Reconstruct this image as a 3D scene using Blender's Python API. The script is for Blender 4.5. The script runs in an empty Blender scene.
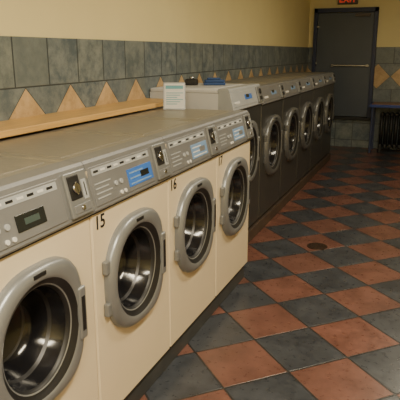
import bpy, bmesh, math, random
from mathutils import Matrix, Vector
random.seed(3)
CAMH=1.59
# ---------------------------------------------------------------- materials
def new_mat(name):
    m=bpy.data.materials.new(name); m.use_nodes=True
    nt=m.node_tree; b=nt.nodes['Principled BSDF']
    return m,nt,b
def simple(name,col,rough=.5,metal=0,var=.06,scale=8,bump=0,emit=None,es=0,stretch=None):
    m,nt,b=new_mat(name)
    b.inputs['Roughness'].default_value=rough; b.inputs['Metallic'].default_value=metal
    tc=nt.nodes.new('ShaderNodeTexCoord'); n=nt.nodes.new('ShaderNodeTexNoise')
    n.inputs['Scale'].default_value=scale; n.inputs['Detail'].default_value=5
    if stretch:
        mp=nt.nodes.new('ShaderNodeMapping'); mp.inputs['Scale'].default_value=stretch
        nt.links.new(tc.outputs['Object'],mp.inputs[0]); nt.links.new(mp.outputs[0],n.inputs['Vector'])
    else: nt.links.new(tc.outputs['Object'],n.inputs['Vector'])
    r=nt.nodes.new('ShaderNodeValToRGB')
    r.color_ramp.elements[0].position=.3; r.color_ramp.elements[1].position=.7
    r.color_ramp.elements[0].color=[c*(1-var) for c in col]+[1]
    r.color_ramp.elements[1].color=[min(1,c*(1+var)) for c in col]+[1]
    nt.links.new(n.outputs[0],r.inputs[0]); nt.links.new(r.outputs[0],b.inputs['Base Color'])
    if bump:
        bp=nt.nodes.new('ShaderNodeBump'); bp.inputs['Strength'].default_value=bump; bp.inputs['Distance'].default_value=.005
        nt.links.new(n.outputs[0],bp.inputs['Height']); nt.links.new(bp.outputs[0],b.inputs['Normal'])
    if emit:
        b.inputs['Emission Color'].default_value=(*emit,1); b.inputs['Emission Strength'].default_value=es
    return m
class N:
    def __init__(s,nt): s.nt=nt
    def m(s,op,a,b=None,c=None):
        n=s.nt.nodes.new('ShaderNodeMath'); n.operation=op
        for i,v in enumerate((a,b,c)):
            if v is None: continue
            if isinstance(v,(int,float)): n.inputs[i].default_value=v
            else: s.nt.links.new(v,n.inputs[i])
        return n.outputs[0]
    def mix(s,f,a,b):
        n=s.nt.nodes.new('ShaderNodeMix'); n.data_type='RGBA'
        if isinstance(f,(int,float)): n.inputs[0].default_value=f
        else: s.nt.links.new(f,n.inputs[0])
        for i,v in ((6,a),(7,b)):
            if isinstance(v,tuple): n.inputs[i].default_value=(*v,1)
            else: s.nt.links.new(v,n.inputs[i])
        return n.outputs[2]
    def noise(s,vec,scale,detail=5,rough=.6):
        n=s.nt.nodes.new('ShaderNodeTexNoise'); n.inputs['Scale'].default_value=scale
        n.inputs['Detail'].default_value=detail; n.inputs['Roughness'].default_value=rough
        s.nt.links.new(vec,n.inputs['Vector']); return n.outputs[0]
    def white(s,a,b):
        c=s.nt.nodes.new('ShaderNodeCombineXYZ'); s.nt.links.new(a,c.inputs[0]); s.nt.links.new(b,c.inputs[1])
        w=s.nt.nodes.new('ShaderNodeTexWhiteNoise'); s.nt.links.new(c.outputs[0],w.inputs['Vector']); return w.outputs['Value']
    def sm(s,v,a,b):
        n=s.nt.nodes.new('ShaderNodeMapRange'); n.inputs[1].default_value=a; n.inputs[2].default_value=b
        s.nt.links.new(v,n.inputs[0]); return n.outputs[0]
def floor_mat():
    m,nt,b=new_mat('floor_checker_tile'); k=N(nt)
    tc=nt.nodes.new('ShaderNodeTexCoord'); sp=nt.nodes.new('ShaderNodeSeparateXYZ'); nt.links.new(tc.outputs['Object'],sp.inputs[0])
    X=k.m('SUBTRACT',sp.outputs[0],-.80); Y=k.m('SUBTRACT',sp.outputs[1],2.54)
    s=.52
    a=k.m('ADD',k.m('DIVIDE',k.m('ADD',X,Y),s),.5+40); c=k.m('ADD',k.m('DIVIDE',k.m('SUBTRACT',X,Y),s),.5+40)
    fa=k.m('FLOOR',a); fc=k.m('FLOOR',c)
    par=k.m('MODULO',k.m('ADD',fa,fc),2.0)
    da=k.m('ABSOLUTE',k.m('SUBTRACT',k.m('FRACT',a),.5)); dc=k.m('ABSOLUTE',k.m('SUBTRACT',k.m('FRACT',c),.5))
    g=k.m('MAXIMUM',da,dc); grout=k.sm(g,.482,.490)
    rnd=k.white(fa,fc)
    n1=k.noise(tc.outputs['Object'],5,6,.65); n2=k.noise(tc.outputs['Object'],28,4)
    mixn=k.m('ADD',k.m('MULTIPLY',n1,.7),k.m('MULTIPLY',n2,.3))
    mm=k.sm(mixn,.38,.62)
    red=k.mix(mm,(.105,.042,.030),(.205,.090,.068)); dark=k.mix(mm,(.022,.025,.032),(.060,.067,.080))
    red=k.mix(k.m('MULTIPLY',rnd,.4),red,(.125,.068,.055)); dark=k.mix(k.m('MULTIPLY',rnd,.35),dark,(.062,.065,.073))
    col=k.mix(par,red,dark); col=k.mix(grout,col,(.028,.026,.025))
    nt.links.new(col,b.inputs['Base Color'])
    nt.links.new(k.m('ADD',k.m('MULTIPLY',n2,.25),.18),b.inputs['Roughness'])
    bp=nt.nodes.new('ShaderNodeBump'); bp.inputs['Strength'].default_value=.4; bp.inputs['Distance'].default_value=.006
    nt.links.new(k.m('SUBTRACT',k.m('MULTIPLY',n1,.5),grout),bp.inputs['Height']); nt.links.new(bp.outputs[0],b.inputs['Normal'])
    return m
def walltile_mat(name,axis,c0,d0):
    m,nt,b=new_mat(name); k=N(nt)
    tc=nt.nodes.new('ShaderNodeTexCoord'); sp=nt.nodes.new('ShaderNodeSeparateXYZ'); nt.links.new(tc.outputs['Object'],sp.inputs[0])
    C=sp.outputs[axis]; Z=sp.outputs[2]
    zt=CAMH-.183; zc=zt-.205; zb=zc-.205
    ct=k.m('ADD',k.m('DIVIDE',k.m('SUBTRACT',C,c0),.29),40)
    above=k.m('GREATER_THAN',Z,zt); below=k.m('LESS_THAN',Z,zb); outside=k.m('ADD',above,below)
    zz=k.m('SUBTRACT',Z,k.m('ADD',k.m('MULTIPLY',above,zt),k.m('MULTIPLY',below,zb)))
    rz=k.m('ADD',k.m('DIVIDE',zz,.29),40)
    ga=k.m('ABSOLUTE',k.m('SUBTRACT',k.m('FRACT',ct),.5)); gz=k.m('ABSOLUTE',k.m('SUBTRACT',k.m('FRACT',rz),.5))
    grid=k.m('MULTIPLY',k.sm(k.m('MAXIMUM',ga,gz),.478,.488),outside)
    cd=k.m('ADD',k.m('DIVIDE',k.m('SUBTRACT',C,d0),.41),40.5)
    dd=k.m('MULTIPLY',k.m('ABSOLUTE',k.m('SUBTRACT',k.m('FRACT',cd),.5)),.41)
    man=k.m('ADD',dd,k.m('ABSOLUTE',k.m('SUBTRACT',Z,zc)))
    ins=k.m('MULTIPLY',k.m('LESS_THAN',man,.199),k.m('SUBTRACT',1,outside))
    dg=k.m('MULTIPLY',k.m('LESS_THAN',k.m('ABSOLUTE',k.m('SUBTRACT',man,.202)),.0035),k.m('SUBTRACT',1,outside))
    hl=k.m('LESS_THAN',k.m('ABSOLUTE',k.m('SUBTRACT',Z,zt)),.003)
    grout=k.m('MAXIMUM',k.m('MAXIMUM',grid,dg),hl)
    rnd=k.white(k.m('FLOOR',ct),k.m('FLOOR',rz)); rnd2=k.white(k.m('FLOOR',rz),k.m('FLOOR',ct))
    n1=k.noise(tc.outputs['Object'],7,8,.75)
    mm=k.sm(n1,.39,.61)
    slate=k.mix(mm,(.070,.100,.128),(.25,.28,.275)); slate=k.mix(k.m('MULTIPLY',rnd,.5),slate,(.10,.135,.17))
    slate=k.mix(k.m('MULTIPLY',rnd2,.4),slate,(.19,.21,.18))
    tan=k.mix(mm,(.42,.28,.14),(.60,.43,.24))
    col=k.mix(ins,slate,tan); col=k.mix(grout,col,(.045,.055,.06))
    nt.links.new(col,b.inputs['Base Color']); b.inputs['Roughness'].default_value=.38
    bp=nt.nodes.new('ShaderNodeBump'); bp.inputs['Strength'].default_value=.3; bp.inputs['Distance'].default_value=.006
    nt.links.new(k.m('SUBTRACT',k.m('MULTIPLY',n1,.6),grout),bp.inputs['Height']); nt.links.new(bp.outputs[0],b.inputs['Normal'])
    return m
M={}
M['cream']=simple('cream_enamel',(.68,.575,.41),.35,0,.02,3)
M['panel']=simple('panel_grey',(.22,.225,.235),.38,.35,.05,10)
M['panel_l']=simple('panel_light_print',(.37,.39,.41),.4,.1)
M['top']=simple('brushed_top',(.32,.30,.26),.36,.55,.12,14,.05,stretch=(1,6,1))
M['steel']=simple('stainless_dark',(.12,.12,.115),.34,.7,.1,12,stretch=(6,6,.6))
M['silver']=simple('door_silver',(.23,.24,.25),.33,.4,.05,10)
M['silverd']=simple('door_silver_dark',(.16,.165,.17),.33,.5,.05,10)
M['black']=simple('black_rubber',(.010,.010,.011),.45)
M['glass']=simple('dark_door_glass',(.008,.008,.010),.14,0,.02)
M['ringi']=simple('inner_drum_ring',(.065,.065,.068),.38,.8)
M['blue']=simple('blue_label',(.04,.15,.52),.4)
M['bluel']=simple('pale_blue_label',(.18,.30,.50),.4)
M['white']=simple('white_print',(.62,.62,.60),.5)
M['lcd']=simple('lcd_dark',(.012,.015,.016),.2)
M['lcdg']=simple('lcd_digits',(.05,.075,.07),.3)
M['whiteen']=simple('white_enamel',(.60,.61,.62),.3,0,.03,4)
M['plinth']=simple('plinth_dark',(.045,.046,.048),.5,0,.2,10)
M['plinthb']=simple('plinth_brown',(.070,.050,.038),.45,0,.2,10)
M['yellow']=simple('wall_yellow_paint',(.80,.70,.38),.6,0,.03,2,.04)
M['ceil']=simple('ceiling_white',(.7,.68,.6),.8)
M['wood']=simple('shelf_wood',(.62,.38,.13),.38,0,.12,5,stretch=(10,.6,10))
M['woodr']=simple('table_wood',(.24,.12,.06),.38,0,.12,5,stretch=(.6,10,10))
M['doorg']=simple('door_grey_paint',(.070,.088,.115),.4,0,.06,3)
M['framen']=simple('frame_navy',(.018,.030,.085),.4)
M['bluep']=simple('blue_paint',(.02,.05,.24),.4)
M['red']=simple('exit_red',(.5,.03,.02),.4,emit=(1,.08,.04),es=.35)
M['signbk']=simple('exit_housing',(.10,.08,.07),.5)
M['chrome']=simple('chrome',(.5,.5,.5),.2,1)
M['iron']=simple('cast_iron_black',(.014,.014,.014),.5)
M['drain']=simple('drain_brass',(.075,.045,.03),.4,.6)
M['teal']=simple('teal_print',(.12,.34,.40),.5)
M['cloth']=simple('cloth_blue',(.03,.07,.20),.8)
M['lamp']=simple('lamp_diffuser',(.9,.9,.85),.5,emit=(1,.9,.7),es=3)
M['floor']=floor_mat()
# ---------------------------------------------------------------- mesh builder
class MB:
    def __init__(s): s.bm=bmesh.new(); s.mats=[]
    def mi(s,k):
        if k not in s.mats: s.mats.append(k)
        return s.mats.index(k)
    def box(s,x0,x1,y0,y1,z0,z1,mat,bev=0,M4=None,seg=2):
        t=bmesh.new(); bmesh.ops.create_cube(t,size=1)
        for v in t.verts: v.co=Vector(((x0+x1)/2+v.co.x*(x1-x0),(y0+y1)/2+v.co.y*(y1-y0),(z0+z1)/2+v.co.z*(z1-z0)))
        if bev: bmesh.ops.bevel(t,geom=t.edges[:],offset=bev,segments=seg,affect='EDGES',profile=.5)
        s.add(t,mat,M4,False)
    def cyl(s,c,axis,r,h,mat,n=24,r2=None,M4=None,smooth=True):
        t=bmesh.new(); bmesh.ops.create_cone(t,cap_ends=True,segments=n,radius1=r,radius2=r if r2 is None else r2,depth=h)
        R={'x':Matrix.Rotation(math.pi/2,4,'Y'),'y':Matrix.Rotation(-math.pi/2,4,'X'),'z':Matrix.Identity(4)}[axis]
        bmesh.ops.transform(t,matrix=Matrix.Translation(c)@R,verts=t.verts)
        s.add(t,mat,M4,smooth)
    def add(s,t,mat,M4=None,smooth=False):
        bmesh.ops.recalc_face_normals(t,faces=t.faces)
        if M4 is not None: bmesh.ops.transform(t,matrix=M4,verts=t.verts)
        i=s.mi(mat); mp={}
        for v in t.verts: mp[v]=s.bm.verts.new(v.co)
        for f in t.faces:
            try: nf=s.bm.faces.new([mp[v] for v in f.verts])
            except ValueError: continue
            nf.material_index=i; nf.smooth=smooth and len(f.verts)<=4
        t.free()
    def lathe(s,cx,cy,cz,prof,n=64,fn=None):
        rings=[]
        for (r,x,mt,bl) in prof:
            ring=[]
            if r<1e-5: ring=[s.bm.verts.new((cx+x,cy,cz))]*n
            else:
                for i in range(n):
                    a=2*math.pi*i/n; k=1
                    if fn: k=1+(fn(a)-1)*bl
                    ring.append(s.bm.verts.new((cx+x,cy+.965*r*k*math.cos(a),cz+r*k*math.sin(a))))
            rings.append(ring)
        for j in range(len(prof)-1):
            A,B=rings[j],rings[j+1]; mi=s.mi(prof[j][2])
            for i in range(n):
                q=[A[i],A[(i+1)%n],B[(i+1)%n],B[i]]; u=[]
                for v in q:
                    if v not in u: u.append(v)
                if len(u)>=3:
                    f=s.bm.faces.new(u); f.material_index=mi; f.smooth=True
    def quad(s,pts,mat,out=None):
        f=s.bm.faces.new([s.bm.verts.new(p) for p in pts]); f.material_index=s.mi(mat); f.normal_update()
        if out is not None and f.normal.dot(Vector(out))<0: f.normal_flip()
        return f
    def mesh(s,name):
        me=bpy.data.meshes.new(name); s.bm.normal_update(); s.bm.to_mesh(me); s.bm.free()
        for k in s.mats: me.materials.append(M[k])
        return me
    def obj(s,name,loc=(0,0,0),rotz=0,parent=None):
        o=bpy.data.objects.new(name,s.mesh(name)); bpy.context.scene.collection.objects.link(o)
        o.location=loc; o.rotation_euler[2]=rotz; o.parent=parent; return o
# ---------------------------------------------------------------- washing machine
def washer(w,depth,H,z0,ph,zd,R,body,top,panel,ring,style=0,lab='blue',fbody=None,yo=0):
    b=MB(); hw=w/2-.003; zb=H-ph; fbody=fbody or body
    rh=R*.80; n=64; angs=[2*math.pi*i/n for i in range(n)]
    ed=.012; e=ed*.6
    for zc_ in (zb-zd,z0+e-zd):
        for yc_ in (hw-e,-hw+e): angs.append(math.atan2(zc_,yc_)%(2*math.pi))
    angs=sorted(set(round(a,6) for a in angs)); ins=[];out=[]
    for a in angs:
        ca,sa=math.cos(a),math.sin(a); t=1e9
        if ca>1e-6:t=min(t,(hw-e)/ca)
        if ca<-1e-6:t=min(t,-(hw-e)/ca)
        if sa>1e-6:t=min(t,(zb-zd)/sa)
        if sa<-1e-6:t=min(t,(z0+e-zd)/sa)
        ins.append(b.bm.verts.new((0,yo+rh*ca,zd+rh*sa)))
        out.append(b.bm.verts.new((0,t*ca,t*sa+zd)))
    mi=b.mi(fbody)
    for i in range(len(angs)):
        j=(i+1)%len(angs)
        f=b.bm.faces.new([ins[i],out[i],out[j],ins[j]]); f.material_index=mi; f.smooth=False
    for s in (-1,1):
        b.quad([(0,s*(hw-e),z0+e),(0,s*(hw-e),zb),(-e,s*hw,zb),(-e,s*hw,z0+e)],fbody,(1,s,0))
        b.quad([(-e,s*hw,z0+e),(-e,s*hw,H-.03),(-depth,s*hw,H-.03),(-depth,s*hw,z0+e)],body,(0,s,0))
    b.quad([(0,-hw+e,z0+e),(0,hw-e,z0+e),(-e,hw-e,z0),(-e,-hw+e,z0)],fbody,(1,0,-1))
    b.quad([(-e,-hw,z0),(-e,hw,z0),(-depth,hw,z0),(-depth,-hw,z0)],'black',(0,0,-1))
    b.quad([(-depth,-hw,z0),(-depth,hw,z0),(-depth,hw,H-.03),(-depth,-hw,H-.03)],body,(-1,0,0))
    for y in (-hw+.06,hw-.06):
        for x in (-.06,-depth+.06): b.cyl((x,y,z0-.008),'z',.022,.024,'black',16)
    b.box(-depth,-.104,-hw+.003,hw-.003,H-.032,H,top,.008)
    b.box(-depth+.05,-.15,-hw+.05,hw-.05,H-.004,H+.003,top,.002)
    t=bmesh.new()
    x0b,x0t=.020,-.022; hv=hw+.0015
    P=[(-.10,zb),(x0b-.006,zb),(x0b,zb+.008),(x0t+.003,H-.006),(x0t-.006,H+.004),(-.10,H+.004)]
    va=[t.verts.new((x,-hv,z)) for x,z in P]; vb=[t.verts.new((x,hv,z)) for x,z in P]
    t.faces.new(va); t.faces.new(vb[::-1])
    for i in range(len(P)):
        j=(i+1)%len(P); t.faces.new([va[i],va[j],vb[j],vb[i]])
    b.add(t,panel)
    b.box(-.02,.008,-hw,hw,zb-.008,zb+.002,'black')
    up=Vector((x0t-x0b,0,ph-.014)).normalized(); nn=Vector((up.z,0,-up.x))
    F=Matrix(((nn.x,0,up.x,x0b),(0,1,0,0),(nn.z,0,up.z,zb+.008),(0,0,0,1)))
    q=ph-.02
    if style==0:
        b.box(-.002,.004,-hw+.015,.165,.012,q-.006,'panel',.002,F)
        b.box(.003,.0055,-hw+.03,.15,q-.040,q-.014,'panel_l',0,F)
        for i in range(9):
            b.box(.005,.007,-hw+.04+i*.048,-hw+.070+i*.048,q-.031,q-.023,'white' if i%2 else 'black',0,F)
        if lab:
            b.box(.003,.006,-.06,.15,.030,.102,lab,.001,F)
            for i in range(3): b.box(.005,.0066,-.045,.13-.03*i,.038+i*.022,.044+i*.022,'bluel' if lab=='blue' else 'white',0,F)
            b.box(.005,.0075,.045,.115,.055,.080,'lcd' if lab=='blue' else 'panel',0,F)
        else:
            b.box(.003,.0075,-.075,.06,.040,.092,'lcd',.001,F)
            b.box(.007,.008,-.04,.03,.056,.076,'lcdg',0,F)
        for i in range(4):
            b.box(.003,.006,-hw+.03,-hw+.12+.02*(i%2),.036+i*.018,.041+i*.018,'panel_l',0,F)
        for i in range(2): b.cyl((.005,-.155+i*.04,.07),'x',.010,.008,'panel_l',20,M4=F)
        b.cyl((.005,-.06-.04,.028),'x',.008,.008,'white',16,M4=F); b.cyl((.005,-.13,.028),'x',.008,.008,'white',16,M4=F)
        b.box(-.004,.014,.185,hw-.012,.008,q,'silver',.004,F)
        b.box(.013,.017,.198,.262,.07,q-.012,'black',.003,F)
        b.cyl((.020,.230,.108),'x',.017,.012,'chrome',24,M4=F)
        b.box(.018,.026,.226,.234,.085,.13,'chrome',.001,F)
        b.box(.013,.016,.272,.300,.06,.13,'panel_l',.001,F)
        b.box(.015,.017,.284,.288,.07,.12,'black',0,F)
        b.box(.013,.016,.20,.30,.02,.05,'panel',.002,F)
        b.cyl((.017,.25,.035),'x',.009,.006,'chrome',16,M4=F)
    else:
        b.box(-.002,.005,-hw+.02,hw-.17,.02,q-.01,'panel_l' if style==2 else 'panel',.002,F)
        b.box(.004,.007,-.08,.10,.06,q-.04,'blue' if style==2 else 'bluel',.001,F)
        b.box(.006,.009,-.05,.02,.075,.10,'lcd',0,F)
        for i in range(4): b.cyl((.006,-hw+.06+i*.03,.05),'x',.010,.008,'white',16,M4=F)
        b.box(-.004,.016,hw-.15,hw-.02,.012,q,'silver',.004,F)
        b.cyl((.018,hw-.085,.10),'x',.022,.012,'black',24,M4=F)
        b.box(.015,.018,hw-.12,hw-.05,.03,.06,'black',0,F)
    def fn(a):
        c,s=abs(math.cos(a)),abs(math.sin(a)); p=3.2 if math.cos(a)>0 else 2.3
        return (c**p+s**p)**(-1/p)*(.985)
    prof=[(R,.0,ring,1),(R*.995,.018,ring,1),(R*.965,.030,ring,1),(R*.91,.037,ring,.9),(R*.83,.038,ring,.5),(R*.80,.034,'black',.2),
          (R*.76,.024,'black',0),(R*.72,.018,'silver',0),(R*.70,.016,'black',0),(R*.67,.0,'glass',0),(R*.62,-.05,'ringi',0),(R*.585,-.06,'glass',0),
          (R*.54,-.11,'glass',0),(R*.46,-.135,'ringi',0),(R*.43,-.14,'glass',0),(R*.2,-.16,'glass',0),(0,-.165,'glass',0)]
    b.lathe(0,yo,zd,prof,72,fn)
    b.box(.024,.045,yo+R*.76,yo+R*.93,zd-R*.40,zd+R*.40,ring,.009,None,3)
    b.box(.043,.0465,yo+R*.80,yo+R*.88,zd-R*.26,zd+R*.26,'black',.0015)
    for s in (-1,1): b.box(.0,.024,yo-R*1.0,yo-R*.88,zd+s*R*.35-.028,zd+s*R*.35+.028,ring,.006)
    b.box(.036,.040,yo-.03,yo+.03,zd+R*.86,zd+R*.86+.014,'black',.002)
    return b.mesh('washing_machine')
def place(me,loc,num=None,hw=.33,zb=1.025):
    o=bpy.data.objects.new('washing_machine',me); bpy.context.scene.collection.objects.link(o); o.location=loc
    if num:
        c=bpy.data.curves.new('num','FONT'); c.body=num; c.size=.075; c.extrude=.0006; c.offset=.0008; c.resolution_u=6
        t=bpy.data.objects.new('t',c); bpy.context.scene.collection.objects.link(t)
        dg=bpy.context.evaluated_depsgraph_get(); me2=bpy.data.meshes.new_from_object(t.evaluated_get(dg))
        bpy.data.objects.remove(t); me2.materials.clear(); me2.materials.append(M['black'])
        q=bpy.data.objects.new('number_label',me2); bpy.context.scene.collection.objects.link(q)
        q.parent=o; q.rotation_euler=(math.pi/2,0,math.pi/2); q.location=(.0012,-hw+.022,zb-.078)
    return o
for y,nm,lb in ((.68,'13',None),(1.34,'14',None),(2.00,'15','blue'),(2.66,'16','bluel'),(3.32,'17','bluel')):
    place(washer(.66,.68,1.206,.123,.185,.695,.252,'cream','top','panel','silver',0,lb,None,-.022),(-1.11,y,0),nm)
whitem=washer(.80,.66,1.325,.123,.16,.80,.262,'whiteen','whiteen','panel_l','silver',2,fbody='steel')
steel=washer(.77,.66,1.300,.123,.15,.745,.285,'steel','top','panel','silverd',1)
place(whitem,(-1.34,4.30,0))
for i in range(5): place(steel,(-1.34,5.09+i*.772,0))
b=MB(); b.box(-1.79,-1.135,.35,3.65,0,.102,'plinth',.004); b.obj('machine_plinth')
b=MB(); b.box(-2.0,-1.33,3.89,8.57,0,.102,'plinthb',.004); b.obj('machine_plinth')
# ---------------------------------------------------------------- room
XL=-2.02; YE=9.9; XR=2.6; YB=-3.0; ZC=2.9
def shell(name,x0,x1,y0,y1,z0,z1,mat,bev=0):
    b=MB(); b.box(x0,x1,y0,y1,z0,z1,mat,bev); return b.obj(name)
shell('floor',XL-.1,XR+.1,YB-.1,YE+.2,-.1,0,'floor')
shell('ceiling',XL-.1,XR+.1,YB-.1,YE+.2,ZC,ZC+.1,'ceil')
shell('wall_left',XL-.1,XL,YB-.1,YE+.12,0,ZC,'yellow')
shell('wall_right',XR,XR+.1,YB-.1,YE+.12,0,ZC,'yellow')
shell('wall_back',XL,XR,YB-.1,YB,0,ZC,'yellow')
DX0,DX1,DZ0,DZ1=-1.93,-.90,.505,2.29
shell('wall_end',XL,XR,YE,YE+.12,0,ZC,'yellow')
M['wtl']=walltile_mat('slate_wall_tile_left',1,2.39,2.47); M['wte']=walltile_mat('slate_wall_tile_end',0,-.9,-.85)
TZ=CAMH+.078
shell('trim_1',XL,XL+.012,YB,YE,0,TZ,'wtl',.003)
b=MB(); b.box(DX1+.0,XR,YE-.012,YE,0,TZ,'wte',.003); b.box(XL+.013,DX0,YE-.012,YE,0,TZ,'wte',.003)
b.box(DX0,DX1,YE-.012,YE,0,DZ0-.03,'wte',.003); b.obj('trim_2')
b=MB()
for x0,x1 in ((DX0,DX0+.06),(DX1-.06,DX1)): b.box(x0,x1,YE-.075,YE-.001,DZ0,DZ1,'framen',.004)
b.box(DX0,DX1,YE-.075,YE-.001,DZ1-.07,DZ1,'framen',.004)
b.box(DX0,DX1,YE-.09,YE-.001,DZ0-.03,DZ0+.02,'iron',.004)
b.box(DX0+.062,DX1-.062,YE-.045,YE-.002,DZ0+.025,DZ1-.075,'doorg',.004)
b.box(DX0+.32,DX1-.09,YE-.10,YE-.08,1.36,1.385,'chrome',.006)
for x in (DX0+.34,DX1-.12): b.box(x-.02,x+.02,YE-.09,YE-.044,1.35,1.395,'chrome',.004)
b.box(DX1-.36,DX1-.12,YE-.09,YE-.044,DZ1-.14,DZ1-.09,'signbk',.005)
for z in (.8,1.4,2.0): b.cyl((DX0+.064,YE-.05,z),'z',.012,.09,'chrome',12)
b.obj('door_1')
b=MB(); b.box(-1.56,-1.24,YE-.06,YE-.001,2.345,2.52,'signbk',.006)
e=b.obj('exit_sign')
c=bpy.data.curves.new('ex','FONT'); c.body='EXIT'; c.size=.135; c.extrude=.002; c.align_x='CENTER'; c.offset=.002
t=bpy.data.objects.new('t',c); bpy.context.scene.collection.objects.link(t)
me2=bpy.data.meshes.new_from_object(t.evaluated_get(bpy.context.evaluated_depsgraph_get())); bpy.data.objects.remove(t)
me2.materials.clear(); me2.materials.append(M['red']); q=bpy.data.objects.new('letters',me2); bpy.context.scene.collection.objects.link(q)
q.parent=e; q.rotation_euler=(math.pi/2,0,0); q.location=(-1.40,YE-.0625,2.375)
b=MB(); b.box(-2.006,-1.74,-.3,3.84,1.220,1.252,'wood',.004)
for y in (.2,1.4,2.6,3.7): b.box(-2.004,-1.985,y-.02,y+.02,1.05,1.219,'steel',.002); b.box(-2.0,-1.81,y-.015,y+.015,1.207,1.2195,'steel',.002)
b.obj('wall_shelf')
b=MB(); b.box(-.86,1.2,9.38,9.86,.76,.79,'woodr',.004); b.box(-.87,1.21,9.355,9.379,.74,.785,'bluep',.004); b.box(-.885,-.861,9.36,9.86,.74,.785,'bluep',.004)
for x in (-.84,1.16):
    for y in (9.41,9.80): b.box(x-.018,x+.018,y-.018,y+.018,0,.76,'framen',.004)
b.obj('folding_table')
b=MB()
for i in range(12):
    x=-.70+i*.075
    for y in (9.62,9.70):
        b.cyl((x,y,.36),'z',.026,.50,'iron',14)
    b.box(x-.028,x+.028,9.58,9.74,.58,.64,'iron',.02,None,3); b.box(x-.028,x+.028,9.58,9.74,.06,.13,'iron',.02,None,3)
    if i in (0,11):
        for y in (9.60,9.72): b.box(x-.02,x+.02,y-.02,y+.02,0,.08,'iron',.004)
b.cyl((-.29,9.66,.10),'x',.018,.86,'iron',12); b.cyl((-.29,9.66,.61),'x',.018,.86,'iron',12); b.obj('radiator')
b=MB(); b.cyl((0,0,.003),'z',.085,.006,'drain',32)
for r in (.025,.045,.065):
    for i in range(int(r*200)):
        a=2*math.pi*i/int(r*200); b.cyl((r*math.cos(a),r*math.sin(a),.0065),'z',.006,.001,'black',8)
b.obj('floor_drain',(-.766,4.52,0))
b=MB(); T=Matrix.Rotation(math.radians(-14),4,'X')
b.box(-.075,.075,-.003,.003,0,.185,'silver',.001,T); b.box(-.068,.068,-.0045,-.003,.008,.177,'white',0,T)
b.box(-.06,.06,-.0055,-.004,.140,.163,'teal',0,T)
for i in range(6): b.box(-.055,.03+.02*(i%3)-.01,-.0055,-.004,.035+i*.015,.040+i*.015,'teal',0,T)
b.box(-.02,.02,.045,.048,0,.12,'whiteen',0,Matrix.Translation((0,.03,0))@Matrix.Rotation(math.radians(15),4,'X'))
b.obj('notice_card',(-1.61,3.50,1.2105),math.radians(22))
b=MB(); b.box(-.09,.09,-.07,.07,0,.022,'cloth',.010,None,3); b.box(-.08,.085,-.06,.065,.022,.042,'cloth',.009,None,3); b.box(-.06,.05,-.05,.05,.042,.058,'cloth',.007,None,3)
b.obj('folded_cloth',(-1.66,4.40,1.3285),.4)
b=MB(); b.box(-.05,.05,-.035,.035,0,.05,'black',.010,None,3); b.cyl((0,0,.058),'z',.02,.018,'chrome',16)
b.obj('coin_pouch',(-1.82,4.30,1.3285),.2)
# ---------------------------------------------------------------- lights
def fixture(x,y,p,col=(1,.87,.63),sx=.25,sy=1.3):
    b=MB(); b.box(-sx/2-.03,sx/2+.03,-sy/2-.03,sy/2+.03,-.06,0,'ceil',.005); b.box(-sx/2,sx/2,-sy/2,sy/2,-.075,-.055,'lamp',.008)
    o=b.obj('ceiling_light',(x,y,ZC-.001))
    l=bpy.data.lights.new('tube','AREA'); l.shape='RECTANGLE'; l.size=sx; l.size_y=sy; l.energy=p; l.color=col
    lo=bpy.data.objects.new('tube',l); bpy.context.scene.collection.objects.link(lo); lo.location=(0,0,-.085); lo.parent=o
fixture(.2,.6,112); fixture(.2,3.6,56); fixture(.2,6.6,27); fixture(.2,-1.8,115)
w=bpy.data.worlds.new('world'); bpy.context.scene.world=w; w.use_nodes=True
w.node_tree.nodes['Background'].inputs[0].default_value=(.5,.5,.5,1); w.node_tree.nodes['Background'].inputs[1].default_value=.1
# ---------------------------------------------------------------- camera
th=math.radians(22.1); ph=math.radians(14.8); s,c=math.sin(ph),math.cos(ph)
F=Vector((-math.sin(th)*c,math.cos(th)*c,-s)); Rr=Vector((math.cos(th),math.sin(th),0)); U=Rr.cross(F)
cam=bpy.data.cameras.new('camera'); co=bpy.data.objects.new('camera',cam); bpy.context.scene.collection.objects.link(co)
cam.lens=36*560/400; cam.sensor_width=36; cam.clip_start=.05
co.matrix_world=Matrix(((Rr.x,U.x,-F.x,0),(Rr.y,U.y,-F.y,0),(Rr.z,U.z,-F.z,CAMH),(0,0,0,1)))
bpy.context.scene.camera=co
